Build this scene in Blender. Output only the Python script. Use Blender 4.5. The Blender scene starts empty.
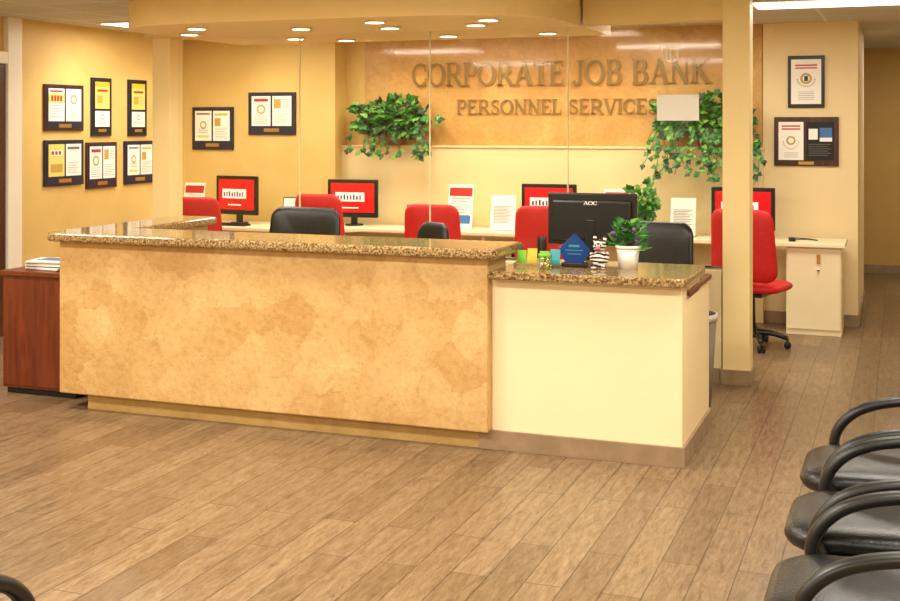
import bpy, bmesh, math, random
from mathutils import Matrix, Vector
random.seed(7)
scene = bpy.context.scene
PI = math.pi

# ------------------------------------------------------------------ materials
def lin(c):
    return tuple((x/255/12.92 if x/255 <= .04045 else ((x/255+.055)/1.055)**2.4) for x in c) + (1,)

def newmat(name):
    m = bpy.data.materials.new(name); m.use_nodes = True
    return m, m.node_tree.nodes, m.node_tree.links, m.node_tree.nodes['Principled BSDF']

def mat(name, col, rough=.5, metal=0, emit=0, var=0.0, vscale=4, bump=0, bscale=40, spec=.5, ecol=None):
    m, N, L, P = newmat(name)
    c = lin(col)
    P.inputs['Roughness'].default_value = rough
    P.inputs['Metallic'].default_value = metal
    P.inputs['Specular IOR Level'].default_value = spec
    tc = N.new('ShaderNodeTexCoord')
    nz = N.new('ShaderNodeTexNoise'); nz.inputs['Scale'].default_value = vscale; nz.inputs['Detail'].default_value = 5
    L.new(tc.outputs['Object'], nz.inputs['Vector'])
    rp = N.new('ShaderNodeValToRGB')
    v = max(var, .02)
    rp.color_ramp.elements[0].position = .3; rp.color_ramp.elements[1].position = .7
    rp.color_ramp.elements[0].color = tuple(x*(1-v) for x in c[:3]) + (1,)
    rp.color_ramp.elements[1].color = tuple(min(1, x*(1+v)) for x in c[:3]) + (1,)
    L.new(nz.outputs['Fac'], rp.inputs['Fac'])
    L.new(rp.outputs['Color'], P.inputs['Base Color'])
    if emit:
        P.inputs['Emission Color'].default_value = lin(ecol or col)
        P.inputs['Emission Strength'].default_value = emit
    if bump:
        n2 = N.new('ShaderNodeTexNoise'); n2.inputs['Scale'].default_value = bscale; n2.inputs['Detail'].default_value = 4
        L.new(tc.outputs['Object'], n2.inputs['Vector'])
        b = N.new('ShaderNodeBump'); b.inputs['Strength'].default_value = bump; b.inputs['Distance'].default_value = .01
        L.new(n2.outputs['Fac'], b.inputs['Height']); L.new(b.outputs['Normal'], P.inputs['Normal'])
    return m

def ramp(N, stops):
    r = N.new('ShaderNodeValToRGB'); e = r.color_ramp.elements
    while len(e) < len(stops): e.new(.5)
    for i, (p, c) in enumerate(stops):
        e[i].position = p; e[i].color = lin(c)
    return r

def plaster_mat(name, stops, scale=2.2, rough=.55, bump=.35, dist=1.0, fine=0, crack=.5):
    m, N, L, P = newmat(name)
    tc = N.new('ShaderNodeTexCoord')
    n1 = N.new('ShaderNodeTexNoise'); n1.inputs['Scale'].default_value = scale; n1.inputs['Detail'].default_value = 11
    n1.inputs['Roughness'].default_value = .62; n1.inputs['Distortion'].default_value = dist
    L.new(tc.outputs['Object'], n1.inputs['Vector'])
    r = ramp(N, stops); L.new(n1.outputs['Fac'], r.inputs['Fac'])
    last = r.outputs['Color']
    if fine:
        n3 = N.new('ShaderNodeTexNoise'); n3.inputs['Scale'].default_value = 30; n3.inputs['Detail'].default_value = 8; n3.inputs['Roughness'].default_value = .7
        L.new(tc.outputs['Object'], n3.inputs['Vector'])
        r3 = ramp(N, [(.36, (214, 196, 164)), (.54, (255, 255, 255))]); L.new(n3.outputs['Fac'], r3.inputs['Fac'])
        mx = N.new('ShaderNodeMix'); mx.data_type = 'RGBA'; mx.blend_type = 'MULTIPLY'; mx.inputs[0].default_value = fine
        L.new(last, mx.inputs[6]); L.new(r3.outputs['Color'], mx.inputs[7]); last = mx.outputs[2]
        ad = N.new('ShaderNodeVectorMath'); ad.operation = 'ADD'
        sc = N.new('ShaderNodeVectorMath'); sc.operation = 'SCALE'; sc.inputs['Scale'].default_value = .6
        L.new(n1.outputs['Color'], sc.inputs[0]); L.new(tc.outputs['Object'], ad.inputs[0]); L.new(sc.outputs[0], ad.inputs[1])
        # overlapping trowel passes (cells, each slightly different in tone) + faint ridge lines
        v = N.new('ShaderNodeTexVoronoi'); v.inputs['Scale'].default_value = 4.0
        L.new(ad.outputs[0], v.inputs['Vector'])
        sp = N.new('ShaderNodeSeparateColor'); L.new(v.outputs['Color'], sp.inputs[0])
        r4 = ramp(N, [(.0, (226, 204, 170)), (1.0, (255, 255, 255))]); L.new(sp.outputs[0], r4.inputs['Fac'])
        m2 = N.new('ShaderNodeMix'); m2.data_type = 'RGBA'; m2.blend_type = 'MULTIPLY'; m2.inputs[0].default_value = crack
        L.new(last, m2.inputs[6]); L.new(r4.outputs['Color'], m2.inputs[7]); last = m2.outputs[2]
        v2 = N.new('ShaderNodeTexVoronoi'); v2.feature = 'DISTANCE_TO_EDGE'; v2.inputs['Scale'].default_value = 4.0
        L.new(ad.outputs[0], v2.inputs['Vector'])
        r5 = ramp(N, [(.0, (206, 178, 142)), (.04, (255, 255, 255))]); L.new(v2.outputs['Distance'], r5.inputs['Fac'])
        m4 = N.new('ShaderNodeMix'); m4.data_type = 'RGBA'; m4.blend_type = 'MULTIPLY'; m4.inputs[0].default_value = .14
        L.new(last, m4.inputs[6]); L.new(r5.outputs['Color'], m4.inputs[7]); last = m4.outputs[2]
    L.new(last, P.inputs['Base Color'])
    n2 = N.new('ShaderNodeTexNoise'); n2.inputs['Scale'].default_value = 14; n2.inputs['Detail'].default_value = 8
    n2.inputs['Distortion'].default_value = 1
    L.new(tc.outputs['Object'], n2.inputs['Vector'])
    b = N.new('ShaderNodeBump'); b.inputs['Strength'].default_value = bump; b.inputs['Distance'].default_value = .012
    L.new(n2.outputs['Fac'], b.inputs['Height']); L.new(b.outputs['Normal'], P.inputs['Normal'])
    P.inputs['Roughness'].default_value = rough
    return m

def granite_mat():
    m, N, L, P = newmat('granite')
    tc = N.new('ShaderNodeTexCoord')
    n1 = N.new('ShaderNodeTexNoise'); n1.inputs['Scale'].default_value = 75; n1.inputs['Detail'].default_value = 6; n1.inputs['Roughness'].default_value = .75
    L.new(tc.outputs['Object'], n1.inputs['Vector'])
    r = ramp(N, [(.34, (44, 32, 22)), (.43, (112, 86, 56)), (.51, (176, 146, 100)), (.61, (222, 198, 150)), (.72, (132, 106, 76))])
    L.new(n1.outputs['Fac'], r.inputs['Fac'])
    v = N.new('ShaderNodeTexVoronoi'); v.inputs['Scale'].default_value = 95
    L.new(tc.outputs['Object'], v.inputs['Vector'])
    r2 = ramp(N, [(.0, (255, 255, 255)), (.55, (200, 182, 152)), (.8, (104, 82, 60))])
    L.new(v.outputs['Distance'], r2.inputs['Fac'])
    mx = N.new('ShaderNodeMix'); mx.data_type = 'RGBA'; mx.blend_type = 'MULTIPLY'; mx.inputs[0].default_value = .5
    L.new(r.outputs['Color'], mx.inputs[6]); L.new(r2.outputs['Color'], mx.inputs[7])
    L.new(mx.outputs[2], P.inputs['Base Color'])
    P.inputs['Roughness'].default_value = .1
    return m

def plank_mat(name='floor_planks', rot=PI/2):
    m, N, L, P = newmat(name)
    tc = N.new('ShaderNodeTexCoord')
    mp = N.new('ShaderNodeMapping'); mp.inputs['Rotation'].default_value = (0, 0, rot)
    L.new(tc.outputs['Object'], mp.inputs['Vector'])
    br = N.new('ShaderNodeTexBrick'); br.inputs['Scale'].default_value = 1
    br.inputs['Brick Width'].default_value = 1.1; br.inputs['Row Height'].default_value = .15
    br.inputs['Mortar Size'].default_value = .0024; br.inputs['Mortar Smooth'].default_value = .1
    br.offset = .37; br.offset_frequency = 2
    br.inputs['Color1'].default_value = lin((158, 134, 105)); br.inputs['Color2'].default_value = lin((136, 113, 86))
    br.inputs['Mortar'].default_value = lin((84, 66, 50))
    L.new(mp.outputs['Vector'], br.inputs['Vector'])
    m3 = N.new('ShaderNodeMapping'); m3.inputs['Scale'].default_value = (4, 22, 1)
    L.new(mp.outputs['Vector'], m3.inputs['Vector'])
    n1 = N.new('ShaderNodeTexNoise'); n1.inputs['Scale'].default_value = 1.8; n1.inputs['Detail'].default_value = 12
    n1.inputs['Roughness'].default_value = .8; n1.inputs['Distortion'].default_value = .6
    L.new(m3.outputs['Vector'], n1.inputs['Vector'])
    r = ramp(N, [(.32, (112, 98, 84)), (.47, (204, 194, 180)), (.64, (255, 255, 252))])
    L.new(n1.outputs['Fac'], r.inputs['Fac'])
    mx = N.new('ShaderNodeMix'); mx.data_type = 'RGBA'; mx.blend_type = 'MULTIPLY'; mx.inputs[0].default_value = .88
    L.new(br.outputs['Color'], mx.inputs[6]); L.new(r.outputs['Color'], mx.inputs[7])
    L.new(mx.outputs[2], P.inputs['Base Color'])
    rr = N.new('ShaderNodeMapRange'); rr.inputs[3].default_value = .22; rr.inputs[4].default_value = .42
    L.new(n1.outputs['Fac'], rr.inputs[0]); L.new(rr.outputs[0], P.inputs['Roughness'])
    b = N.new('ShaderNodeBump'); b.inputs['Strength'].default_value = .12; b.inputs['Distance'].default_value = .003
    L.new(n1.outputs['Fac'], b.inputs['Height']); L.new(b.outputs['Normal'], P.inputs['Normal'])
    return m

def ceiling_mat():
    m, N, L, P = newmat('ceiling_tiles')
    tc = N.new('ShaderNodeTexCoord')
    br = N.new('ShaderNodeTexBrick'); br.offset = 0; br.inputs['Scale'].default_value = 1
    br.inputs['Brick Width'].default_value = .61; br.inputs['Row Height'].default_value = .61
    br.inputs['Mortar Size'].default_value = .012
    br.inputs['Color1'].default_value = lin((206, 200, 186)); br.inputs['Color2'].default_value = lin((200, 194, 180))
    br.inputs['Mortar'].default_value = lin((230, 226, 214))
    L.new(tc.outputs['Object'], br.inputs['Vector']); L.new(br.outputs['Color'], P.inputs['Base Color'])
    P.inputs['Roughness'].default_value = .9
    return m

def wood_mat(name, c1, c2, rough=.35):
    m, N, L, P = newmat(name)
    tc = N.new('ShaderNodeTexCoord'); mp = N.new('ShaderNodeMapping'); mp.inputs['Scale'].default_value = (14, 14, 1.5)
    L.new(tc.outputs['Object'], mp.inputs['Vector'])
    n = N.new('ShaderNodeTexNoise'); n.inputs['Scale'].default_value = 2; n.inputs['Detail'].default_value = 6; n.inputs['Distortion'].default_value = .6
    L.new(mp.outputs['Vector'], n.inputs['Vector'])
    r = ramp(N, [(.3, c1), (.7, c2)]); L.new(n.outputs['Fac'], r.inputs['Fac']); L.new(r.outputs['Color'], P.inputs['Base Color'])
    P.inputs['Roughness'].default_value = rough
    return m

def glass_mat(name, tint=(1, 1, 1), refl=.03, top=.5):
    m = bpy.data.materials.new(name); m.use_nodes = True
    N = m.node_tree.nodes; L = m.node_tree.links; N.clear()
    o = N.new('ShaderNodeOutputMaterial'); t = N.new('ShaderNodeBsdfTransparent'); g = N.new('ShaderNodeBsdfGlossy')
    t.inputs['Color'].default_value = (*tint, 1); g.inputs['Roughness'].default_value = .05
    g.inputs['Color'].default_value = (1, .96, .9, 1)
    lw = N.new('ShaderNodeLayerWeight'); lw.inputs['Blend'].default_value = .12
    mr = N.new('ShaderNodeMapRange'); mr.inputs[3].default_value = refl; mr.inputs[4].default_value = top
    L.new(lw.outputs['Fresnel'], mr.inputs[0])
    mx = N.new('ShaderNodeMixShader'); L.new(mr.outputs[0], mx.inputs[0])
    L.new(t.outputs[0], mx.inputs[1]); L.new(g.outputs[0], mx.inputs[2]); L.new(mx.outputs[0], o.inputs[0])
    return m

def stripe_mat(name):
    m, N, L, P = newmat(name)
    tc = N.new('ShaderNodeTexCoord'); w = N.new('ShaderNodeTexWave'); w.inputs['Scale'].default_value = 16
    w.inputs['Distortion'].default_value = 6; w.bands_direction = 'Z'
    L.new(tc.outputs['Object'], w.inputs['Vector'])
    r = ramp(N, [(.45, (40, 28, 30)), (.55, (236, 222, 214))]); L.new(w.outputs['Fac'], r.inputs['Fac'])
    L.new(r.outputs['Color'], P.inputs['Base Color']); P.inputs['Roughness'].default_value = .8
    return m

M_wall = plaster_mat('wall_gold', [(.25, (214, 178, 102)), (.5, (222, 188, 114)), (.75, (230, 198, 124))], 1.1, .6, .12)
M_cream = plaster_mat('wall_cream', [(.2, (234, 212, 162)), (.8, (242, 220, 174))], 1.4, .6, .08)
M_white = plaster_mat('counter_cream', [(.2, (246, 226, 184)), (.8, (250, 231, 192))], 1.2, .55, .10)
M_post = mat('post_paint', (248, 224, 164), .5, var=.02, bump=.05)
M_trim = mat('trim_paint', (242, 234, 218), .45)
M_body = plaster_mat('counter_plaster', [(.32, (204, 166, 108)), (.46, (214, 178, 120)), (.58, (222, 188, 130)), (.72, (234, 204, 150))], 1.5, .5, .4, .7, .4, .6)
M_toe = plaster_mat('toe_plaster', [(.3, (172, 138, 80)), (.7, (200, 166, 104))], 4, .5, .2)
M_panel = plaster_mat('bronze_panel', [(.25, (184, 136, 70)), (.45, (206, 160, 90)), (.6, (214, 170, 100)), (.8, (226, 188, 120))], 1.6, .4, .2, .8, .35, .4)
M_wain = mat('wainscot_cream', (236, 214, 162), .45, var=.02)
M_gran = granite_mat()
M_floor = plank_mat()
M_base = mat('baseboard_tile', (150, 126, 98), .4, var=.15, vscale=9)
M_ceil = ceiling_mat()
M_soff = mat('soffit_paint', (238, 210, 148), .6, var=.02)
M_cherry = wood_mat('cherry_wood', (88, 34, 20), (122, 54, 30))
M_door = wood_mat('dark_wood', (66, 34, 20), (92, 50, 30))
M_plaque = wood_mat('plaque_wood', (50, 22, 18), (80, 38, 28))
M_black = mat('black_plastic', (19, 19, 21), .35)
M_blackm = mat('black_matte', (14, 14, 15), .6)
M_leather = mat('black_leather', (19, 19, 21), .32, var=.2, vscale=20, bump=.15, bscale=120)
M_red = mat('red_fabric', (200, 18, 22), .55, var=.08, vscale=30, bump=.1, bscale=200)
M_chrome = mat('chrome', (200, 196, 190), .2, 1)
M_gold = mat('brass', (196, 160, 90), .3, .9)
M_letter = mat('sign_metal', (142, 116, 68), .3, .35)
M_letthi = mat('sign_side_highlight', (240, 210, 138), .25, .4)  # letter sides coloured lighter to imitate gold highlights
M_paper = mat('paper', (248, 246, 240), .6)
M_notice = mat('notice_paper', (255, 255, 253), .7)
M_navy = mat('navy_mat', (26, 28, 54), .4)
M_yellow = mat('yellow_print', (228, 186, 50), .5)
M_ylight = mat('pale_yellow_print', (240, 216, 116), .5)
M_rprint = mat('red_print', (190, 40, 32), .5)
M_text = mat('ink', (120, 114, 106), .6)
M_gprint = mat('gold_print', (196, 158, 80), .5)
M_blue = mat('blue_photo', (60, 116, 180), .3)
M_scr_r = mat('screen_red', (204, 20, 26), .25, emit=.25)
M_scr_w = mat('screen_white', (236, 236, 236), .25, emit=.3)
M_scr_k = mat('screen_black', (26, 20, 20), .2)
M_desk = mat('desk_laminate', (246, 232, 196), .35)
M_leaf = mat('leaf_green', (44, 114, 32), .45, var=.5, vscale=14)
M_leaf2 = mat('leaf_light', (104, 160, 60), .45, var=.3, vscale=14)
M_leafd = mat('leaf_dark', (20, 62, 22), .5, var=.3, vscale=14)
M_stem = mat('stem', (70, 84, 36), .6)
M_pot = mat('ceramic_white', (240, 238, 234), .2)
M_basket = mat('basket', (110, 72, 38), .7, var=.3, vscale=60)
M_soil = mat('soil', (50, 34, 22), .9)
M_purple = mat('flower_purple', (120, 70, 150), .5)
M_teal = mat('teal_box', (40, 150, 160), .35)
M_green = mat('green_card', (120, 190, 50), .5)
M_acry = mat('blue_acrylic', (16, 60, 130), .08)
M_zebra = stripe_mat('striped_plush')
M_pink = mat('pink', (226, 110, 130), .5)
M_glass = glass_mat('glass_pane', (.975, .98, .965), .010, .3)
M_gedge = mat('glass_edge', (226, 214, 170), .3)
M_clear = glass_mat('clear_acrylic', (.95, .97, .96), .06, .6)
M_lens = mat('light_lens', (255, 250, 238), .5, emit=2.2, ecol=(255, 246, 228))
M_can = mat('can_glow', (255, 240, 210), .5, emit=6, ecol=(255, 236, 200))
M_bin = mat('bin_plastic', (128, 122, 114), .4)
M_liner = mat('bin_liner', (210, 206, 200), .4)
M_hall = mat('hall_paint', (206, 168, 96), .6, var=.04)

# ------------------------------------------------------------------ builder
class B:
    def __init__(s, name):
        s.name = name; s.bm = bmesh.new(); s.mats = []
    def mi(s, m):
        if m not in s.mats: s.mats.append(m)
        return s.mats.index(m)
    def merge(s, b2, m, M=None, smooth=False):
        if M is not None: b2.transform(M)
        i = s.mi(m)
        for f in b2.faces: f.material_index = i; f.smooth = smooth
        t = bpy.data.meshes.new('t'); b2.to_mesh(t); b2.free(); s.bm.from_mesh(t); bpy.data.meshes.remove(t)
    def box(s, lo, hi, m, bev=0, seg=2, M=None, smooth=False):
        b = bmesh.new(); bmesh.ops.create_cube(b, size=1)
        c = [(lo[i]+hi[i])/2 for i in range(3)]; d = [hi[i]-lo[i] for i in range(3)]
        for v in b.verts: v.co = Vector((v.co.x*d[0]+c[0], v.co.y*d[1]+c[1], v.co.z*d[2]+c[2]))
        if bev: bmesh.ops.bevel(b, geom=b.edges[:], offset=bev, segments=seg, profile=.5, affect='EDGES')
        s.merge(b, m, M, smooth)
    def prism(s, pts, z0, z1, m, bev=0, seg=2, M=None, smooth=False, axis='Z'):
        b = bmesh.new()
        vs = [b.verts.new((p[0], p[1], z0)) for p in pts]
        f = b.faces.new(vs); f.normal_update()
        if f.normal.z > 0: f.normal_flip()
        r = bmesh.ops.extrude_face_region(b, geom=[f])
        for v in r['geom']:
            if isinstance(v, bmesh.types.BMVert): v.co.z = z1
        bmesh.ops.recalc_face_normals(b, faces=b.faces[:])
        if bev:
            es = [e for e in b.edges if abs(e.verts[0].co.z-e.verts[1].co.z) < 1e-6]
            bmesh.ops.bevel(b, geom=es, offset=bev, segments=seg, profile=.5, affect='EDGES')
        if axis == 'Y':
            R = Matrix(((1, 0, 0, 0), (0, 0, 1, 0), (0, 1, 0, 0), (0, 0, 0, 1)))
            b.transform(R); bmesh.ops.recalc_face_normals(b, faces=b.faces[:])
        s.merge(b, m, M, smooth)
    def cyl(s, p, r1, r2, h, m, n=24, M=None, smooth=True):
        b = bmesh.new(); bmesh.ops.create_cone(b, cap_ends=True, segments=n, radius1=r1, radius2=r2, depth=h)
        b.transform(Matrix.Translation((p[0], p[1], p[2]+h/2)))
        s.merge(b, m, M, smooth)
    def ell(s, p, r, m, M=None, n=16):
        b = bmesh.new(); bmesh.ops.create_uvsphere(b, u_segments=n, v_segments=max(8, n*2//3), radius=1)
        b.transform(Matrix.Translation(p) @ Matrix.Diagonal((r[0], r[1], r[2], 1)))
        s.merge(b, m, M, True)
    def tube(s, pts, r, m, n=10, closed=False, M=None, sub=5, flat=1.0, rs=None):
        P = [Vector(p) for p in pts]
        if sub > 1:
            Q = []; k = len(P)
            rng = range(k if closed else k-1)
            for i in rng:
                p0 = P[(i-1) % k] if closed or i > 0 else P[0]
                p1 = P[i]; p2 = P[(i+1) % k]
                p3 = P[(i+2) % k] if closed or i+2 < k else P[-1]
                for j in range(sub):
                    t = j/sub
                    Q.append(.5*((2*p1)+(-p0+p2)*t+(2*p0-5*p1+4*p2-p3)*t*t+(-p0+3*p1-3*p2+p3)*t**3))
            if not closed: Q.append(P[-1])
            P = Q
        b = bmesh.new(); rings = []; up = None; K = len(P)
        for i, p in enumerate(P):
            if closed: d = P[(i+1) % K]-P[(i-1) % K]
            else: d = P[min(i+1, K-1)]-P[max(i-1, 0)]
            d.normalize()
            if up is None:
                up = Vector((0, 0, 1)) if abs(d.z) < .9 else Vector((1, 0, 0))
            sd = d.cross(up); sd.normalize(); up = sd.cross(d); up.normalize()
            rr = r if rs is None else r*(rs[0]+(rs[1]-rs[0])*i/(K-1))
            rings.append([b.verts.new(p+sd*math.cos(2*PI*j/n)*rr*flat+up*math.sin(2*PI*j/n)*rr) for j in range(n)])
        for i in range(K if closed else K-1):
            a, c = rings[i], rings[(i+1) % K]
            for j in range(n): b.faces.new((a[j], a[(j+1) % n], c[(j+1) % n], c[j]))
        if not closed:
            b.faces.new(rings[0][::-1]); b.faces.new(rings[-1])
        bmesh.ops.recalc_face_normals(b, faces=b.faces[:])
        s.merge(b, m, M, True)
    def plate(s, w, h, t, r, m, curve=0, M=None, curvez=0, taper=0):
        out = []
        for cx, cz, a0 in ((w/2-r, h/2-r, 0), (-w/2+r, h/2-r, 90), (-w/2+r, -h/2+r, 180), (w/2-r, -h/2+r, 270)):
            for k in range(6):
                a = math.radians(a0+k*18); out.append((cx+r*math.cos(a), cz+r*math.sin(a)))
        b = bmesh.new(); n = len(out); lay = {}
        S = [.25, .5, .72, .88, .96, 1.0]
        for side in (1, -1):
            c = b.verts.new((0, side*t/2, 0)); lay[side] = [c]
            for sc in S:
                if sc == 1.0 and side == -1: lay[side].append(lay[1][-1]); continue
                yy = side*t/2*math.sqrt(max(0, 1-sc**5))
                lay[side].append([b.verts.new((x*sc, yy, z*sc)) for x, z in out])
        for side in (1, -1):
            c = lay[side][0]; R = lay[side][1:]
            for j in range(n): b.faces.new((c, R[0][j], R[0][(j+1) % n]))
            for i in range(len(R)-1):
                for j in range(n): b.faces.new((R[i][j], R[i+1][j], R[i+1][(j+1) % n], R[i][(j+1) % n]))
        for v in b.verts:
            v.co.x *= 1 - taper*(v.co.z/h)
            v.co.y += curve*v.co.x**2 + curvez*v.co.z**2
        bmesh.ops.recalc_face_normals(b, faces=b.faces[:])
        s.merge(b, m, M, True)
    def done(s, loc=(0, 0, 0), rz=0, parent=None):
        me = bpy.data.meshes.new(s.name); s.bm.to_mesh(me); s.bm.free()
        for m in s.mats: me.materials.append(m)
        o = bpy.data.objects.new(s.name, me); o.location = loc; o.rotation_euler = (0, 0, rz)
        scene.collection.objects.link(o)
        if parent: o.parent = parent
        return o

def T(*p): return Matrix.Translation(p)
def RX(a): return Matrix.Rotation(math.radians(a), 4, 'X')
def RY(a): return Matrix.Rotation(math.radians(a), 4, 'Y')
def RZ(a): return Matrix.Rotation(math.radians(a), 4, 'Z')

def simple(name, lo, hi, m, bev=0):
    b = B(name); c = [(lo[i]+hi[i])/2 for i in range(3)]
    b.box([lo[i]-c[i] for i in range(3)], [hi[i]-c[i] for i in range(3)], m, bev)
    return b.done(c)

# ------------------------------------------------------------------ room shell
XL, XR, YF, YB, CZ = -7.0, 1.7, -2.5, 11.0, 2.65
YH = 15.2
b = B('floor'); b.box((XL-.2, YF-.2, -.1), (XR+.2, YH+.2, 0), M_floor); b.done()
b = B('ceiling'); b.box((XL-.2, YF-.2, CZ), (XR+.2, YH+.2, CZ+.1), M_ceil); b.done()
simple('wall_left', (XL-.15, YF, 0), (XL, 10.75, CZ), M_wall)
simple('wall_right', (XR, YF, 0), (XR+.15, YH, CZ), M_cream)
simple('wall_front', (XL-.15, YF-.15, 0), (XR+.15, YF, CZ), M_cream)
simple('wall_back_left', (XL-.15, 10.75, 0), (-5.26, 11.15, CZ), M_wall)
b = B('wall_back')
b.box((-5.26, 11.0, 0), (-1.15, 11.15, CZ), M_wall)
b.box((-1.15, 10.98, 0), (-.35, 11.15, CZ), M_cream)
b.done()
b = B('wall_hall')
b.box((-.50, 11.15, 0), (-.35, 12.75, CZ), M_cream)
b.box((-2.6, 12.6, 0), (-.50, 12.75, CZ), M_hall)
b.done()
simple('wall_hall_end', (-2.6, YH-.15, 0), (XR, YH, CZ), M_hall)
simple('wall_panel_bronze', (-5.03, 10.975, 1.54), (-1.16, 11.0, CZ), M_panel)
b = B('trim_wainscot'); b.box((-5.26, 10.90, 0), (-1.14, 11.0, 1.53), M_wain)
b.box((-5.26, 10.885, 1.53), (-1.13, 11.0, 1.55), M_wain, .004); b.done()
b = B('door_left')
b.box((XL+.001, 7.12, 0), (XL+.03, 8.04, 2.25), M_door, .004)
for z0, z1 in ((.18, 1.0), (1.15, 2.1)):
    b.box((XL+.03, 7.25, z0), (XL+.042, 7.92, z1), M_door, .005)
b.cyl((0, 0, 0), .012, .012, .06, M_gold, M=T(XL+.03, 7.22, 1.0) @ RY(90))
b.ell((XL+.1, 7.22, 1.0), (.028, .028, .028), M_gold)
b.done()
b = B('trim_door'); b.box((XL, 8.05, 0), (XL+.05, 8.22, CZ), M_trim, .004)
b.box((XL, 6.98, 0), (XL+.05, 7.11, CZ), M_trim, .004); b.box((XL, 7.11, 2.26), (XL+.05, 8.05, 2.36), M_trim, .004); b.done()
b = B('baseboard_left'); b.box((XL, 8.23, 0), (XL+.015, 10.75, .1), M_base); b.box((XL, YF, 0), (XL+.015, 6.97, .1), M_base); b.done()
b = B('baseboard_back'); b.box((-1.14, 10.965, 0), (-.335, 10.98, .1), M_base); b.box((-.35, 10.98, 0), (-.335, 12.75, .1), M_base); b.done()
simple('baseboard_hall', (-2.6, YH-.165, 0), (XR, YH-.15, .1), M_base)
simple('baseboard_right', (XR-.015, YF, 0), (XR, YH-.15, .1), M_base)

def post(x0, x1, zt):
    b = B('support_post'); cx = (x0+x1)/2; w = (x1-x0)/2
    b.box((-w, -.09, 0), (w, .09, zt), M_post, .004)
    b.box((-w-.012, -.102, 0), (w+.012, .102, .1), M_base, .002)
    b.done((cx, 8.33, 0))
post(-5.67, -5.50, 2.45); post(-1.13, -.95, CZ)
b = B('wall_knee'); b.box((-5.49, 8.26, 0), (-1.14, 8.40, .76), M_cream); b.box((-5.49, 8.25, 0), (-1.145, 8.26, .1), M_base); b.done()
simple('beam_header', (-2.10, 8.25, 2.46), (-1.13, 8.41, CZ), M_soff)
b = B('ceiling_soffit')
pts = []
cx, hw = -3.77, 1.65
for i in range(49):
    a = PI*i/48; c = math.cos(a); s_ = math.sin(a)
    x = cx + hw*math.copysign(abs(c)**.55, c)*1.0; y = 7.95 - .85*abs(s_)**.62
    pts.append((x, y))
pts += [(cx-hw, 8.2), (-5.72, 8.2), (-5.72, 8.45), (cx-hw, 8.45), (cx-hw, 9.2), (cx+hw, 9.2)]
b.prism(pts, 2.45, CZ, M_soff)
b.done()

can_pos = [(-3.32, 7.39), (-3.42, 7.88), (-4.05, 7.72), (-4.56, 8.60), (-4.25, 8.90), (-2.76, 7.85), (-4.75, 7.45), (-2.55, 7.5), (-5.1, 7.9), (-3.3, 8.75), (-2.5, 8.75)]
def can(x, y, z, e, ang=110):
    b = B('recessed_light')
    b.cyl((0, 0, -.012), .085, .08, .012, M_trim); b.cyl((0, 0, -.0135), .062, .062, .002, M_can)
    b.done((x, y, z))
    l = bpy.data.lights.new('can_spot', 'SPOT'); l.energy = e; l.color = (1, .89, .69); l.spot_size = math.radians(ang); l.spot_blend = .7
    l.shadow_soft_size = .06
    o = bpy.data.objects.new('can_spot', l); o.location = (x, y, z-.03); scene.collection.objects.link(o)
for (x, y) in can_pos: can(x, y, 2.45, 28)
for x in (-4.55, -3.55, -2.6): can(x, 10.5, CZ, 25, 125)
for y in (8.85, 9.9): can(-6.55, y, CZ, 16, 125)
can(-5.9, 10.3, CZ, 14, 125)

LC = (1, .93, .79)
def troffer(x, y, w, d, e, col=LC):
    b = B('ceiling_light_panel')
    b.box((-w/2, -d/2, -.012), (w/2, d/2, -.002), M_trim)
    b.box((-w/2+.03, -d/2+.03, -.016), (w/2-.03, d/2-.03, -.011), M_lens); b.done((x, y, CZ))
    l = bpy.data.lights.new('panel_area', 'AREA'); l.shape = 'RECTANGLE'; l.size = w-.06; l.size_y = d-.06; l.energy = e*.82; l.color = col
    o = bpy.data.objects.new('panel_area', l); o.location = (x, y, CZ-.03); scene.collection.objects.link(o)
troffer(-.5, 9.2, 1.1, .55, 40)
troffer(-6.3, 9.05, .6, .6, 18)
for x in (-5.2, -2.4, .3):  # unseen panels, added to light the front of the room
    for y in (.3, 3.4): troffer(x, y, 1.2, .6, 95)
troffer(-5.6, 5.6, 1.2, .6, 50); troffer(-.1, 5.9, 1.2, .6, 48); troffer(-2.9, 5.4, 1.2, .6, 50)  # also added out of view, to light the area before the counter
troffer(-3.9, 9.75, 1.2, .6, 34); troffer(-2.3, 9.75, 1.0, .6, 30); troffer(-5.7, 9.7, .9, .6, 22)  # added light over the back desks, hidden by the soffit
troffer(.6, 13.2, 1.2, .6, 28)  # added light for the hall, out of view

# ------------------------------------------------------------------ glass partition
gx = [-5.49, -4.38, -3.29, -2.23, -1.14]
b = B('glass_partition')
for i in range(4):
    b.box((gx[i]+.004, 8.325, .765), (gx[i+1]-.004, 8.335, 2.449), M_glass)
for x in gx[1:-1]:
    b.box((x-.004, 8.324, .785), (x+.004, 8.336, 2.449), M_gedge)
b.box((gx[0], 8.315, .76), (gx[-1], 8.345, .785), M_chrome)
b.done()
b = B('paper_notice')
b.box((-.145, -.001, -.09), (.145, 0, .09), M_notice)
for k in (-1, 1): b.box((k*.12-.02, -.002, .07), (k*.12+.02, -.001, .1), M_clear)
b.done((-1.445, 8.323, 1.87))

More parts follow.
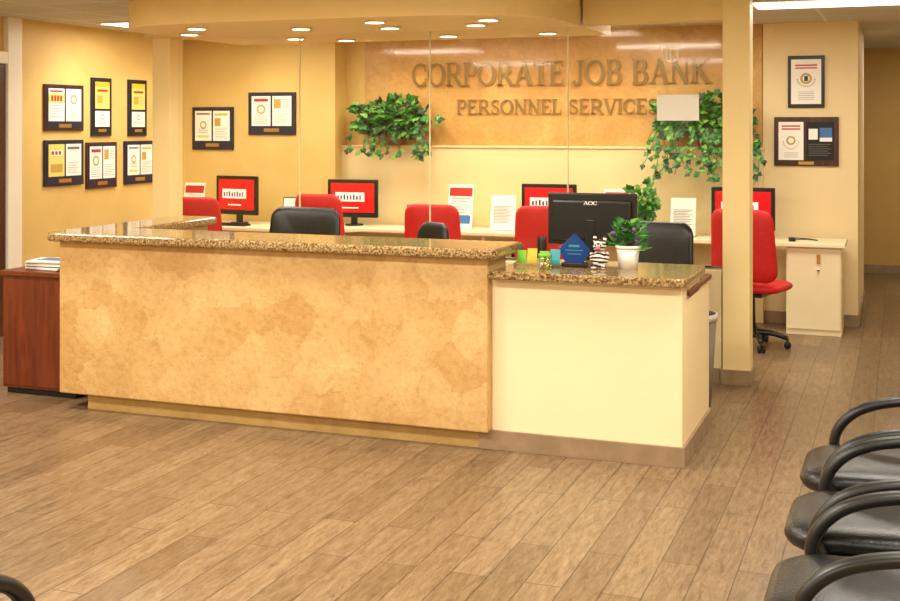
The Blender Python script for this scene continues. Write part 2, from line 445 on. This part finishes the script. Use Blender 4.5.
# ------------------------------------------------------------------ sign letters
TK, TN = .19, .085
def arc(cx, cy, rx, ry, a0, a1, n=22, base=TK):
    pts, ws = [], []
    for i in range(n+1):
        a = math.radians(a0+(a1-a0)*i/n)
        pts.append((cx+rx*math.cos(a), cy+ry*math.sin(a))); ws.append(TN+(base-TN)*abs(math.cos(a))**1.3)
    return (pts, ws)
def ln(x0, y0, x1, y1, w): return ([(x0, y0), (x1, y1)], [w, w])
def sf(x, y, l=.34): return ln(x-l/2, y, x+l/2, y, .055)
e = .0275
G = {
 'C': (.86, [arc(.46, .5, .36, .46, 48, 312), ln(.74, .62, .74, .95, .06), ln(.74, .05, .74, .36, .05)]),
 'O': (.98, [arc(.49, .5, .39, .46, 0, 360, 36)]),
 'R': (.92, [ln(.2, 0, .2, 1, TK), ln(.2, 1-e, .5, 1-e, TN), ln(.2, .5, .5, .5, TN), arc(.48, .735, .21, .235, -90, 90), ln(.46, .5, .80, 0, TK), sf(.2, e), sf(.16, 1-e, .26), sf(.82, e, .26)]),
 'P': (.80, [ln(.2, 0, .2, 1, TK), ln(.2, 1-e, .48, 1-e, TN), ln(.2, .46, .48, .46, TN), arc(.46, .715, .21, .255, -90, 90), sf(.2, e), sf(.16, 1-e, .26)]),
 'A': (.96, [ln(.14, 0, .48, 1, TN), ln(.48, 1, .82, 0, TK), ln(.26, .34, .7, .34, TN*.8), sf(.14, e, .28), sf(.82, e, .32)]),
 'T': (.86, [ln(.43, 0, .43, 1, TK), ln(.06, 1-e, .8, 1-e, TN), sf(.43, e), ln(.085, .78, .085, 1, .05), ln(.775, .78, .775, 1, .05)]),
 'E': (.80, [ln(.2, 0, .2, 1, TK), ln(.06, 1-e, .7, 1-e, TN), ln(.06, e, .72, e, TN), ln(.2, .52, .56, .52, TN), ln(.68, .76, .68, 1, .05), ln(.70, 0, .70, .26, .05), ln(.55, .42, .55, .62, .05)]),
 'J': (.62, [ln(.38, .22, .38, 1, TK), arc(.20, .22, .18, .22, -160, 0, 12), sf(.38, 1-e)]),
 'B': (.86, [ln(.2, 0, .2, 1, TK), ln(.06, 1-e, .46, 1-e, TN), ln(.06, e, .5, e, TN), ln(.2, .53, .5, .53, TN), arc(.45, .76, .19, .22, -90, 90), arc(.48, .27, .23, .25, -90, 90)]),
 'N': (.98, [ln(.18, 0, .18, 1, TN), ln(.16, 1, .80, .0, TK), ln(.80, 0, .80, 1, TN), sf(.18, e, .26), sf(.12, 1-e, .22), sf(.80, 1-e, .26)]),
 'K': (.92, [ln(.2, 0, .2, 1, TK), ln(.24, .42, .74, 1, TN), ln(.38, .58, .80, 0, TK), sf(.2, e), sf(.2, 1-e), sf(.74, 1-e, .26), sf(.82, e, .26)]),
 'S': (.74, [arc(.37, .74, .22, .22, 30, 250, 14, .13), arc(.37, .26, .24, .22, 80, -150, 14, .15), ln(.27, .58, .46, .42, .14), ln(.585, .70, .585, .96, .05), ln(.125, .04, .125, .32, .05)]),
 'L': (.76, [ln(.2, 0, .2, 1, TK), ln(.06, e, .68, e, TN), sf(.2, 1-e), ln(.66, 0, .66, .28, .05)]),
 'V': (.92, [ln(.14, 1, .46, 0, TK), ln(.46, 0, .80, 1, TN), sf(.14, 1-e, .32), sf(.80, 1-e, .26)]),
 'I': (.42, [ln(.21, 0, .21, 1, TK), sf(.21, e), sf(.21, 1-e)]),
 '1': (.42, [ln(.21, 0, .21, 1, TK), sf(.21, e), ln(.21, .97, .08, .8, TN)]),
 '3': (.70, [arc(.32, .74, .20, .22, 150, -90, 14, .14), arc(.32, .27, .24, .24, 90, -150, 14, .16)]),
 ' ': (.42, []),
}
def glyph_bm(text, width, h, depth):
    tot = sum(G[c][0] for c in text); sx = width/tot
    bm = bmesh.new(); x = 0; k = 0
    for c in text:
        for pts, ws in G[c][1]:
            k += 1; dd = depth + (k % 5)*.00015
            n = len(pts); A = []
            for i, p in enumerate(pts):
                q0 = pts[max(0, i-1)]; q1 = pts[min(n-1, i+1)]
                dx, dy = q1[0]-q0[0], q1[1]-q0[1]; d = math.hypot(dx, dy) or 1
                nx, ny = -dy/d, dx/d; w = ws[i]/2
                l = ((p[0]+nx*w+x)*sx-width/2, (p[1]+ny*w)*h); r = ((p[0]-nx*w+x)*sx-width/2, (p[1]-ny*w)*h)
                A.append((bm.verts.new((l[0], -dd, l[1])), bm.verts.new((r[0], -dd, r[1])), bm.verts.new((r[0], 0, r[1])), bm.verts.new((l[0], 0, l[1]))))
            for i in range(n-1):
                a, b2 = A[i], A[i+1]
                for j in range(4):
                    try: bm.faces.new((a[j], a[(j+1) % 4], b2[(j+1) % 4], b2[j]))
                    except ValueError: pass
            bm.faces.new(A[0]); bm.faces.new(A[-1][::-1])
        x += G[c][0]
    bmesh.ops.recalc_face_normals(bm, faces=bm.faces[:])
    bm.normal_update()
    return bm
def sign_line(name, text, width, h, depth, m, loc, parent=None):
    bm = glyph_bm(text, width, h, depth)
    me = bpy.data.meshes.new(name)
    for f in bm.faces: f.material_index = 0 if abs(f.normal.y) > .9 else 1
    bm.to_mesh(me); bm.free()
    me.materials.append(m); me.materials.append(M_letthi)
    o = bpy.data.objects.new(name, me); o.location = loc; scene.collection.objects.link(o)
    if parent: o.parent = parent
    return o
E = bpy.data.objects.new('business_name_sign', None); E.location = (-3.085, 10.975, 2.13); scene.collection.objects.link(E)
sign_line('lettering_top', 'CORPORATE JOB BANK', 2.90, .225, .032, M_letter, (.02, 0, 0), E)
sign_line('lettering_bottom', 'PERSONNEL SERVICES', 1.97, .14, .022, M_letter, (.02, 0, -.275), E)
sign_line('door_number', '1113', .13, .075, .002, M_trim, (-1.50, 8.324, 2.20))

# ------------------------------------------------------------------ reception counter
def rc(cx, cy, r, a0, a1, n=6):
    return [(cx+r*math.cos(math.radians(a0+(a1-a0)*i/n)), cy+r*math.sin(math.radians(a0+(a1-a0)*i/n))) for i in range(n+1)]
b = B('reception_counter')
b.box((-4.86, 6.08, .10), (-2.07, 6.40, 1.035), M_body, .008)
b.box((-4.86, 6.40, .10), (-4.66, 7.46, 1.035), M_body, .008)
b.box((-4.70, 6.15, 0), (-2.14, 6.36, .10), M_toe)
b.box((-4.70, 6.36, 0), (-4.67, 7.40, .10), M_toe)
b.box((-2.07, 6.15, .10), (-1.045, 6.30, .925), M_white, .004)
b.box((-1.19, 6.30, .10), (-1.045, 7.06, .85), M_white, .004)
b.box((-1.19, 6.28, .84), (-1.045, 6.72, .925), M_white)
b.box((-2.14, 6.135, 0), (-1.03, 6.30, .105), M_base, .002)
b.box((-1.20, 6.30, 0), (-1.03, 7.075, .105), M_base, .002)
b.box((-1.20, 6.30, .855), (-1.03, 7.07, .885), M_cherry, .008)
pts = rc(-4.83, 6.12, .12, 180, 270) + rc(-2.05, 6.05, .05, 270, 360) + [(-2.0, 6.50)] + [(-4.60, 6.50)] + rc(-4.66, 7.46, .06, 0, 90) + rc(-4.89, 7.46, .06, 90, 180)
b.prism(pts, 1.037, 1.09, M_gran, .017, 3)
pts = [(-2.06, 6.06)] + rc(-1.07, 6.12, .06, 270, 360) + rc(-1.07, 6.69, .06, 0, 90) + [(-2.06, 6.75)]
b.prism(pts, .925, .972, M_gran, .015, 3)
b.box((-4.65, 6.41, .71), (-2.06, 7.12, .745), M_desk, .005)
b.box((-2.06, 6.31, .71), (-1.20, 7.28, .745), M_desk, .005)
for x in (-3.9, -2.9, -2.1):
    b.box((x, 6.42, 0), (x+.03, 7.05, .71), M_desk)
b.done()

# ------------------------------------------------------------------ back desks
b = B('workstation_desk')
b.prism([(-6.97, 10.05), (-5.28, 10.05), (-5.28, 10.73), (-6.97, 10.73)], .735, .77, M_desk, .006)
for x in (-6.96, -5.32): b.box((x, 10.1, 0), (x+.03, 10.70, .735), M_desk)
b.box((-6.9, 10.68, .30), (-5.33, 10.71, .735), M_desk)
b.done()
b = B('workstation_desk')
b.prism([(-5.24, 10.2), (-4.95, 10.2), (-4.8, 10.35), (-.43, 10.35), (-.43, 10.88), (-5.24, 10.88)], .735, .77, M_desk, .006)
for x in (-5.2, -3.6, -1.95):
    b.box((x, 10.4, 0), (x+.03, 10.72, .735), M_desk)
b.box((-.90, 10.40, .0), (-.46, 10.86, .735), M_desk, .004)
b.box((-.89, 10.388, .05), (-.47, 10.40, .725), M_desk, .004)
b.box((-.655, 10.375, .60), (-.625, 10.39, .68), M_gold, .004)
b.cyl((0, 0, 0), .012, .012, .012, M_chrome, M=T(-.64, 10.375, .55) @ RX(90))
b.done()

# ------------------------------------------------------------------ monitors
def monitor(x, y, z, w, h, rz=0, screen=True, ztop=1.21, logo=False):
    b = B('computer_monitor')
    zb = ztop-z-h
    b.box((-w/2, -.022, zb), (w/2, .012, zb+h), M_black, .008)
    b.box((-w/2+.03, .012, zb+.03), (w/2-.03, .045, zb+h-.04), M_black, .015)
    if screen:
        b.box((-w/2+.034, -.0235, zb+.050), (w/2-.034, -.0225, zb+h-.034), M_scr_r)
        b.box((-w*.34, -.025, zb+h*.42), (w*.24, -.0238, zb+h*.66), M_scr_w)
        for i in range(8):
            xx = -w*.30 + i*w*.063; hh = h*(.10+.03*((i*7) % 3)/2)
            b.box((xx, -.0262, zb+h*.47), (xx+w*.03, -.0252, zb+h*.47+hh), M_scr_k if i % 3 != 1 else M_scr_r)
        b.box((-w*.2, -.025, zb+h*.24), (w*.12, -.0238, zb+h*.27), M_scr_w)
    b.box((-.03, .012, .012), (.03, .05, zb+h*.5), M_black, .006)
    b.prism(rc(0, .03, .09, 0, 360, 24)[:-1], 0, .015, M_black, .004)
    if logo:
        g = glyph_bm('AOC', .085, .022, .002); b.merge(g, M_paper, T(0, .046, zb+h*.78) @ RZ(180))
    return b.done((x, y, z), rz)
monitor(-6.17, 10.42, .77, .51, .385, math.radians(-8), ztop=1.245)
monitor(-5.0, 10.62, .77, .52, .37, math.radians(4), ztop=1.22)
monitor(-3.02, 10.62, .77, .52, .37)
monitor(-1.28, 10.62, .77, .54, .37)
monitor(-1.72, 6.98, .745, .54, .31, PI, screen=False, ztop=1.345, logo=True)
def keyboard(x, y, z, rz=0):
    b = B('keyboard'); b.box((-.22, -.06, 0), (.22, .06, .018), M_black, .005)
    for r in range(4):
        for c in range(13): b.box((-.205+c*.032, -.05+r*.026, .018), (-.205+c*.032+.025, -.05+r*.026+.02, .022), M_blackm)
    b.done((x, y, z), rz)
keyboard(-6.15, 10.2, .77); keyboard(-3.0, 10.44, .77); keyboard(-1.25, 10.44, .77); keyboard(-1.7, 7.18, .745)
b = B('computer_mouse'); b.ell((0, 0, .017), (.032, .055, .017), M_black)
b.box((-.026, -.045, 0), (.026, .045, .008), M_black)
b.tube([(0, .05, .01), (.02, .12, .005), (.12, .15, .005), (.2, .08, .005), (.12, .2, .005), (-.05, .28, .005)], .004, M_black, n=6)
b.done((-.86, 10.5, .77))

# ------------------------------------------------------------------ desk signage
def stand(x, y, z, w, h, header=None, frame=None, name='document_stand', lines=8, tilt=-10, photo=None):
    b = B(name); Mx = RX(tilt)
    if frame: b.box((-w/2-.012, .002, .002), (w/2+.012, .012, h+.012), frame, .002, M=Mx)
    b.box((-w/2, -.003, .006), (w/2, .001, h), M_paper, M=Mx)
    if header: b.box((-w/2+.012, -.005, h*.74), (w/2-.012, -.003, h*.93), header, M=Mx)
    if photo: b.box((-w/2+.02, -.005, h*.12), (w/2-.02, -.003, h*.30), photo, M=Mx)
    for i in range(lines):
        zz = h*.68-i*h*.5/lines
        b.box((-w*.38, -.005, zz), (w*(.38-.1*(i % 3)), -.003, zz+h*.012), M_text, M=Mx)
    b.box((-w/2, -.02, 0), (w/2, .10, .006), M_clear)
    b.done((x, y, z))
stand(-6.70, 10.42, .77, .24, .40, M_rprint)
stand(-5.60, 10.5, .77, .23, .26, None, M_black, 'picture_stand', 4)
stand(-4.35, 10.7, .77, .24, .20, None, M_black, 'picture_stand', 3)
stand(-3.9, 10.62, .77, .25, .42, M_rprint, photo=M_blue)
stand(-3.46, 10.58, .77, .24, .33, None, lines=12)
stand(-2.42, 10.7, .77, .24, .40, M_rprint)
stand(-1.80, 10.6, .77, .22, .34, None, lines=12)

# ------------------------------------------------------------------ framed art
def frame(name, w, h, loc, rz, fm, kind=0, var=0):
    b = B(name)
    b.box((-w/2, -.022, -h/2), (w/2, 0, h/2), fm, .005)
    if kind != 3: b.box((-w/2+.02, -.025, -h/2+.02), (w/2-.02, -.021, h/2-.02), (M_navy if kind != 1 else M_blackm) if kind != 2 else M_black)
    def pp(x0, z0, x1, z1, m, d=.001): b.box((x0*w, -.0255-d, z0*h), (x1*w, -.0245, z1*h), m)
    def seal(cx, cz, r):
        b.cyl((0, 0, 0), r, r, .0035, M_gprint, 20, M=T(cx*w, -.0235, cz*h) @ RX(90), smooth=False)
        b.cyl((0, 0, 0), r*.6, r*.6, .0045, M_paper, 20, M=T(cx*w, -.0235, cz*h) @ RX(90), smooth=False)
    if kind == 0:
        a = M_ylight if var == 3 else M_paper
        pp(-.42, -.29, -.02, .41, a); pp(.02, -.29, .42, .41, M_paper)
        if var == 0:
            pp(-.42, .10, -.02, .30, M_ylight, .002); pp(-.38, .33, -.07, .37, M_rprint, .002)
            for i in range(4): pp(-.36+i*.075, .14, -.31+i*.075, .26, M_rprint, .003)
            for i in range(5): pp(-.38, .04-i*.06, -.07-.03*(i % 2), .05-i*.06, M_text, .002)
            seal(.22, .18, .045)
        elif var == 1:
            pp(-.37, .28, -.07, .35, M_rprint, .002); seal(-.22, .10, .05)
            for i in range(5): pp(-.37, -.06-i*.045, -.07, -.05-i*.045, M_text, .002)
            pp(.05, .12, .2, .34, M_gprint, .002)
            for i in range(6): pp(.23, .32-i*.04, .38, .33-i*.04, M_text, .002)
        elif var == 2:
            pp(-.38, .32, -.06, .36, M_text, .002); seal(-.22, .08, .04); pp(-.36, -.22, -.08, -.16, M_ylight, .002)
            pp(.06, .30, .37, .35, M_yellow, .002); pp(.06, .05, .2, .24, M_gprint, .002)
            for i in range(3): pp(-.34, -.02-i*.04, -.1, -.01-i*.04, M_text, .002)
        else:
            pp(-.37, .16, -.07, .28, M_paper, .002); pp(-.37, -.2, -.07, -.02, M_gprint, .002)
            for i in range(3): pp(-.35+i*.09, .18, -.29+i*.09, .26, M_rprint, .003)
            pp(.06, .29, .37, .35, M_text, .002)
        for i in range(7): pp(.07, .0-i*.038, .37-.04*(i % 3), .008-i*.038, M_text, .002)
        pp(-.16, -.43, .16, -.35, M_gold, .002)
    elif kind == 1:
        pp(-.36, -.03, .36, .43, M_ylight); pp(-.36, .34, .36, .43, M_yellow, .002); pp(-.26, .26, .26, .30, M_rprint, .002)
        pp(-.26, .06, .0, .20, M_gprint, .002)
        for i in range(5): pp(.05, .19-i*.035, .28, .197-i*.035, M_text, .002)
        pp(-.36, -.34, .36, -.07, M_paper); seal(0, -.17, .028)
        for i in range(2): pp(-.24, -.26-i*.03, .24, -.253-i*.03, M_text, .002)
        pp(-.2, -.43, .2, -.38, M_gold, .002)
    elif kind == 2:
        pp(-.41, -.43, .41, .43, M_paper)
        pp(-.30, .30, .30, .33, M_rprint, .002); pp(-.30, .25, .30, .275, M_rprint, .002)
        seal(0, .06, .05)
        for i in range(14):
            a2 = PI*(i+.5)/14 + PI
            pp(-.012+.24*math.cos(a2), .045+.15*math.sin(a2), .022+.24*math.cos(a2), .07+.15*math.sin(a2), M_gprint, .002)
        pp(-.05, .01, .05, .11, M_leafd, .006)
        for i in range(5): pp(-.22, -.20-i*.035, .22, -.193-i*.035, M_text, .002)
    elif kind == 3:
        pp(-.43, -.38, -.04, .40, M_paper); pp(.0, -.38, .43, .40, M_blackm)
        pp(-.38, .30, -.09, .33, M_rprint, .002); pp(-.38, .24, -.09, .27, M_rprint, .002); seal(-.235, .02, .04)
        for i in range(12):
            a2 = PI*(i+.5)/12 + PI
            pp(-.242+.12*math.cos(a2), .0+.17*math.sin(a2), -.228+.12*math.cos(a2), .03+.17*math.sin(a2), M_gprint, .002)
        for i in range(3): pp(-.34, -.24-i*.04, -.12, -.232-i*.04, M_text, .002)
        pp(.04, .04, .18, .26, M_paper, .002); pp(.21, .0, .40, .28, M_blue, .002); pp(.21, .0, .40, .08, M_paper, .003)
        for i in range(6): pp(.04, -.06-i*.045, .38-.04*(i % 2), -.05-i*.045, M_text, .002)
        pp(-.12, -.47, .12, -.41, M_gold, .002)
    b.done(loc, rz)
frame('certificate_frame', .31, .457, (-.78, 10.979, 2.13), 0, M_black, 2)
frame('award_plaque', .545, .43, (-.78, 10.979, 1.605), 0, M_plaque, 3)
frame('award_plaque', .49, .44, (-6.65, 10.749, 1.715), 0, M_navy, 0, 2)
frame('award_plaque', .54, .43, (-5.96, 10.749, 1.866), 0, M_navy, 0, 1)
def lw(y0, y1, z0, z1, fm, k, v=0):
    frame('award_plaque', y1-y0, z1-z0, (XL+.001, (y0+y1)/2, (z0+z1)/2), PI/2, fm, k, v)
lw(8.54, 9.07, 1.697, 2.11, M_plaque, 0, 0); lw(9.19, 9.486, 1.647, 2.19, M_navy, 1); lw(9.754, 10.05, 1.643, 2.19, M_navy, 1)
lw(8.54, 9.07, 1.21, 1.617, M_navy, 0, 3); lw(9.116, 9.566, 1.162, 1.59, M_plaque, 0, 1); lw(9.69, 10.17, 1.177, 1.595, M_navy, 0, 2)

# ------------------------------------------------------------------ chairs
def office_chair(x, y, rz, fab, bw=.46, top=1.08, bh=.5, arms=True, thick=.07):
    b = B('office_chair')
    st = .48
    b.plate(bw+.02, .46, .09, .1, fab, M=T(0, .03, st) @ RX(90))
    b.plate(bw, bh, thick, .09, fab, curve=.55, M=T(0, -.235, top-bh/2) @ RX(6), taper=.1)
    b.tube([(0, 0, st-.05), (0, -.2, st-.04), (0, -.285, st+.05), (0, -.285, top-bh*.5)], .022, M_black, flat=1.6)
    b.box((-.12, -.12, st-.075), (.12, .12, st-.04), M_black, .01)
    b.cyl((0, 0, .14), .028, .022, st-.2, M_black); b.cyl((0, 0, .08), .045, .04, .09, M_black)
    for i in range(5):
        a = i*2*PI/5+.3; c, s_ = math.cos(a), math.sin(a)
        b.tube([(0, 0, .12), (c*.15, s_*.15, .115), (c*.27, s_*.27, .08)], .024, M_black, sub=3, rs=(1.1, .7))
        for k in (-1, 1):
            b.cyl((0, 0, -.009), .027, .027, .018, M_blackm, 14, M=T(c*.27-s_*k*.016, s_*.27+c*k*.016, .028) @ RZ(math.degrees(a)) @ RX(90))
        b.cyl((c*.27, s_*.27, .03), .01, .01, .05, M_black, 8)
    if arms:
        for k in (-1, 1):
            xx = k*(bw/2+.03)
            b.tube([(k*.15, .0, st-.055), (xx, 0, st-.04), (xx+k*.01, 0, st+.08), (xx, 0, st+.19)], .016, M_black, flat=1.5)
            b.plate(.06, .24, .03, .025, M_black, M=T(xx, .02, st+.20) @ RX(90))
    b.done((x, y, 0), rz)
R_ = math.radians
office_chair(-5.99, 9.60, R_(8), M_red, .44, 1.10)
office_chair(-4.74, 9.62, R_(-6), M_red, .50, 1.15)
office_chair(-3.74, 9.68, R_(5), M_red, .50, 1.08)
office_chair(-2.80, 9.70, R_(12), M_red, .46, 1.09)
office_chair(-1.10, 9.70, R_(-14), M_red, .52, 1.10, .57, arms=False)
office_chair(-4.00, 7.45, R_(176), M_leather, .60, 1.16, .60)
office_chair(-1.56, 7.80, R_(165), M_leather, .48, 1.10, .52)
office_chair(-3.16, 7.55, R_(150), M_leather, .34, 1.075, .50, arms=False)

def waiting_chair(x, y, rz):
    b = B('waiting_room_chair')
    b.plate(.52, .56, .11, .13, M_leather, M=T(0, 0, .43) @ RX(88))
    b.plate(.48, .40, .07, .11, M_leather, curve=.35, M=T(0, -.32, .76) @ RX(12))
    for k in (-1, 1):
        xx = k*.272
        b.tube([(xx, .15, .40), (xx, .175, .455), (xx, .15, .53), (xx, .08, .595), (xx, -.03, .635), (xx, -.17, .65), (xx, -.27, .61), (xx, -.31, .52), (xx, -.27, .40)], .021, M_black, n=12, flat=1.35)
        b.tube([(xx*.95, -.25, .395), (xx*.95, 0, .38), (xx*.95, .2, .395)], .016, M_black)
        b.tube([(xx*.95, .16, .40), (xx*.95, .175, .2), (xx*.95, .22, 0.0)], .015, M_black)
        b.tube([(xx*.95, -.22, .40), (xx*.95, -.23, .2), (xx*.95, -.29, 0.0)], .015, M_black)
        b.tube([(xx*.75, -.22, .40), (xx*.75, -.31, .48), (xx*.75, -.35, .72)], .013, M_black)
    b.tube([(-.27, .1, .375), (.27, .1, .375)], .014, M_black, sub=1)
    b.tube([(-.27, -.2, .375), (.27, -.2, .375)], .014, M_black, sub=1)
    b.done((x, y, 0), rz)
for yy in (4.85, 4.20, 3.53):
    waiting_chair(-.08, yy, PI/2)
waiting_chair(-2.38, 2.35, R_(0))

# ------------------------------------------------------------------ side cabinet & papers
b = B('wood_cabinet')
b.box((-5.50, 6.32, .04), (-4.92, 6.86, .77), M_cherry, .003)
b.box((-5.52, 6.30, .77), (-4.90, 6.88, .80), M_cherry, .004)
b.box((-5.48, 6.34, 0), (-4.94, 6.84, .04), M_blackm)
b.box((-5.49, 6.31, .06), (-4.93, 6.322, .75), M_cherry, .002)
b.done()
b = B('paper_stack')
for i in range(9):
    b.box((-.14, -.11, i*.007), (.14, .11, i*.007+.006), M_paper if i % 3 else M_text, M=RZ(i*3-10))
b.box((-.09, -.06, .063), (.09, .06, .065), M_blue); b.done((-5.24, 6.50, .80))

b = B('waste_bin')
b.cyl((0, 0, 0), .115, .150, .56, M_bin, 28)
b.cyl((0, 0, .55), .156, .160, .04, M_liner, 28); b.cyl((0, 0, .589), .145, .145, .002, M_blackm, 28)
b.done((-1.21, 7.47, 0))

# ------------------------------------------------------------------ plants
def leaf(bm, p, d, up, L, W, mi):
    d = d.normalized(); s = d.cross(up)
    if s.length < 1e-3: s = Vector((1, 0, 0))
    s.normalize(); n = s.cross(d)
    prof = [(0, .0), (.10, .38), (.38, .5), (.55, .28), (.8, .16)]
    c0 = bm.verts.new(p); c1 = bm.verts.new(p+d*L*.5+n*L*.06); tip = bm.verts.new(p+d*L-n*L*.1)
    for sg in (1, -1):
        vs = [bm.verts.new(p+d*L*a+s*sg*W*w-n*L*.05) for a, w in prof[1:]]
        order = [c0]+vs+[tip]
        for i in range(len(order)-1):
            try:
                f = bm.faces.new((c1, order[i], order[i+1]) if sg > 0 else (c1, order[i+1], order[i])); f.material_index = mi; f.smooth = True
            except ValueError: pass
def ivy(name, loc, rx, rz_, ry, n, strands, pot=True, drop=.35, L=.075, mats=(0, 1, 2), sd=1):
    random.seed(sd)
    b = B(name)
    for m in (M_leaf, M_leaf2, M_leafd, M_stem): b.mi(m)
    if pot:
        b.cyl((0, 0, 0), .07, .095, .13, M_basket, 20); b.cyl((0, 0, .128), .085, .085, .006, M_soil, 20)
    bm = b.bm
    for i in range(n):
        while True:
            q = Vector((random.uniform(-1, 1), random.uniform(-1, 1), random.uniform(-1, 1)))
            if .25 < q.length < 1: break
        lump = .8+.2*math.sin(q.x*7)+.15*math.sin(q.z*9+q.x*3)
        p = Vector((q.x*rx*lump, q.y*ry, .13+rz_*.55+q.z*rz_*.75*lump))
        if p.y > ry*.45: p.y = ry*.45
        d = (q+Vector((random.uniform(-.6, .6), random.uniform(-.8, .0), random.uniform(-1, .2))))
        if d.y > .2: d.y = .2
        leaf(bm, p, d, Vector((random.uniform(-.3, .3), -1, .6)).normalized(), L*random.uniform(.7, 1.25), L*random.uniform(.8, 1.1), random.choice(mats))
    for s_ in range(strands):
        x0 = random.uniform(-rx, rx); dr = drop*random.uniform(.3, 1)
        pts = [Vector((x0*.5, 0, .16)), Vector((x0*.85, -ry*.7, .18)), Vector((x0, -ry, .05)), Vector((x0+random.uniform(-.04, .04), -ry, -dr*.5)), Vector((x0+random.uniform(-.08, .08), -ry*.95, -dr))]
        b.tube(pts, .003, M_stem, n=5, sub=4); bm = b.bm
        for k in range(int(5+dr*40)):
            t = random.uniform(.2, 1)*(len(pts)-1); i0 = min(int(t), len(pts)-2); p = pts[i0].lerp(pts[i0+1], t-i0)
            leaf(bm, p, Vector((random.uniform(-1, 1), random.uniform(-.6, 0), random.uniform(-1, .2))), Vector((0, -1, .4)).normalized(), L*random.uniform(.6, 1), L*.8, random.choice(mats))
    return b.done(loc)
ivy('hanging_ivy', (-4.64, 10.80, 1.55), .50, .26, .15, 720, 12, drop=.12, mats=(0, 2, 2, 0, 1), sd=3)
ivy('hanging_ivy', (-1.62, 10.80, 1.55), .52, .26, .14, 560, 30, drop=.28, L=.07, mats=(0, 1, 0, 2), sd=5)
ivy('potted_plant', (-2.14, 10.55, .77), .15, .28, .13, 210, 5, drop=.0, L=.06, mats=(0, 1, 0), sd=8)

random.seed(11)
b = B('potted_houseplant')
b.cyl((0, 0, 0), .050, .064, .115, M_pot, 28); b.cyl((0, 0, .108), .069, .069, .016, M_pot, 28); b.cyl((0, 0, .1235), .058, .058, .003, M_soil)
for m in (M_leaf, M_leaf2, M_leafd): b.mi(m)
for i in range(130):
    a = random.uniform(0, 2*PI); rr = random.uniform(.01, .085); z = random.uniform(.14, .27)-rr*.5
    p = Vector((math.cos(a)*rr, math.sin(a)*rr*.8, z))
    leaf(b.bm, p, Vector((math.cos(a), math.sin(a), random.uniform(-.1, 1.1))), Vector((0, -.4, 1)), random.uniform(.035, .06), .035, random.choice([b.mi(M_leaf), b.mi(M_leaf2), b.mi(M_leaf)]))
for i in range(9):
    a = random.uniform(0, 2*PI); b.ell((math.cos(a)*.07-.02, math.sin(a)*.06-.02, .16+random.uniform(-.02, .06)), (.012, .012, .012), M_purple, n=8)
b.done((-1.39, 6.45, .972))

b = B('striped_figurine')
b.ell((0, 0, .05), (.042, .036, .052), M_zebra); b.ell((0, -.008, .125), (.036, .032, .036), M_zebra)
for k in (-1, 1):
    b.ell((k*.027, 0, .16), (.011, .008, .02), M_zebra); b.ell((k*.014, -.037, .132), (.009, .006, .009), M_paper, n=10)
    b.ell((k*.014, -.042, .132), (.005, .004, .005), M_blackm, n=8)
    b.ell((k*.026, -.03, .012), (.016, .022, .012), M_zebra); b.ell((k*.042, -.01, .065), (.012, .014, .03), M_zebra)
b.ell((0, -.04, .115), (.015, .012, .011), M_pink, n=10)
b.done((-1.525, 6.36, .972))
b = B('acrylic_award')
b.prism([(-.05, 0), (.05, 0), (.088, .075), (0, .165), (-.088, .075)], -.012, .012, M_acry, .003, M=T(0, 0, .022), axis='Y')
b.box((-.07, -.03, 0), (.07, .03, .024), M_black, .004)
b.box((-.04, -.0135, .07), (.04, -.0125, .074), M_teal); b.box((-.05, -.0135, .09), (.05, -.0125, .094), M_teal); b.box((-.03, -.0135, .11), (.03, -.0125, .122), M_teal)
b.done((-1.675, 6.40, .972))
b = B('business_card_holder')
for i, (m, x) in enumerate(((M_green, -.10), (M_yellow, -.04), (M_green, .03), (M_teal, .09))):
    b.box((x-.028, -.004+i*.003, .012), (x+.028, .004+i*.003, .085+.012*(i % 2)), m, .002, M=RX(-12))
b.box((-.135, -.02, 0), (.125, .03, .018), M_clear); b.box((-.135, -.024, 0), (.125, -.02, .04), M_clear)
b.done((-1.87, 6.36, .972))
b = B('candy_jar')
b.cyl((0, 0, 0), .034, .036, .07, M_clear, 20); b.cyl((0, 0, .07), .037, .037, .012, M_green, 20)
for i in range(26):
    a = random.uniform(0, 6.28); r = random.uniform(0, .022)
    b.ell((r*math.cos(a), r*math.sin(a), .012+.0019*i), (.009, .009, .007), random.choice([M_yellow, M_rprint, M_green, M_paper]), n=8)
b.done((-1.80, 6.25, .972))

# ------------------------------------------------------------------ camera / world
cam = bpy.data.cameras.new('camera'); co = bpy.data.objects.new('camera', cam); scene.collection.objects.link(co)
cam.sensor_width = 36; cam.lens = 48; cam.shift_y = -.195; cam.clip_start = .05
co.location = (0, 0, 1.75); co.rotation_euler = (PI/2, 0, math.radians(20.6))
scene.camera = co
w = bpy.data.worlds.new('world'); scene.world = w; w.use_nodes = True
w.node_tree.nodes['Background'].inputs[0].default_value = (1, .85, .65, 1); w.node_tree.nodes['Background'].inputs[1].default_value = .3
scene.view_settings.view_transform = 'Standard'
scene.view_settings.look = 'None'
scene.view_settings.exposure = 0
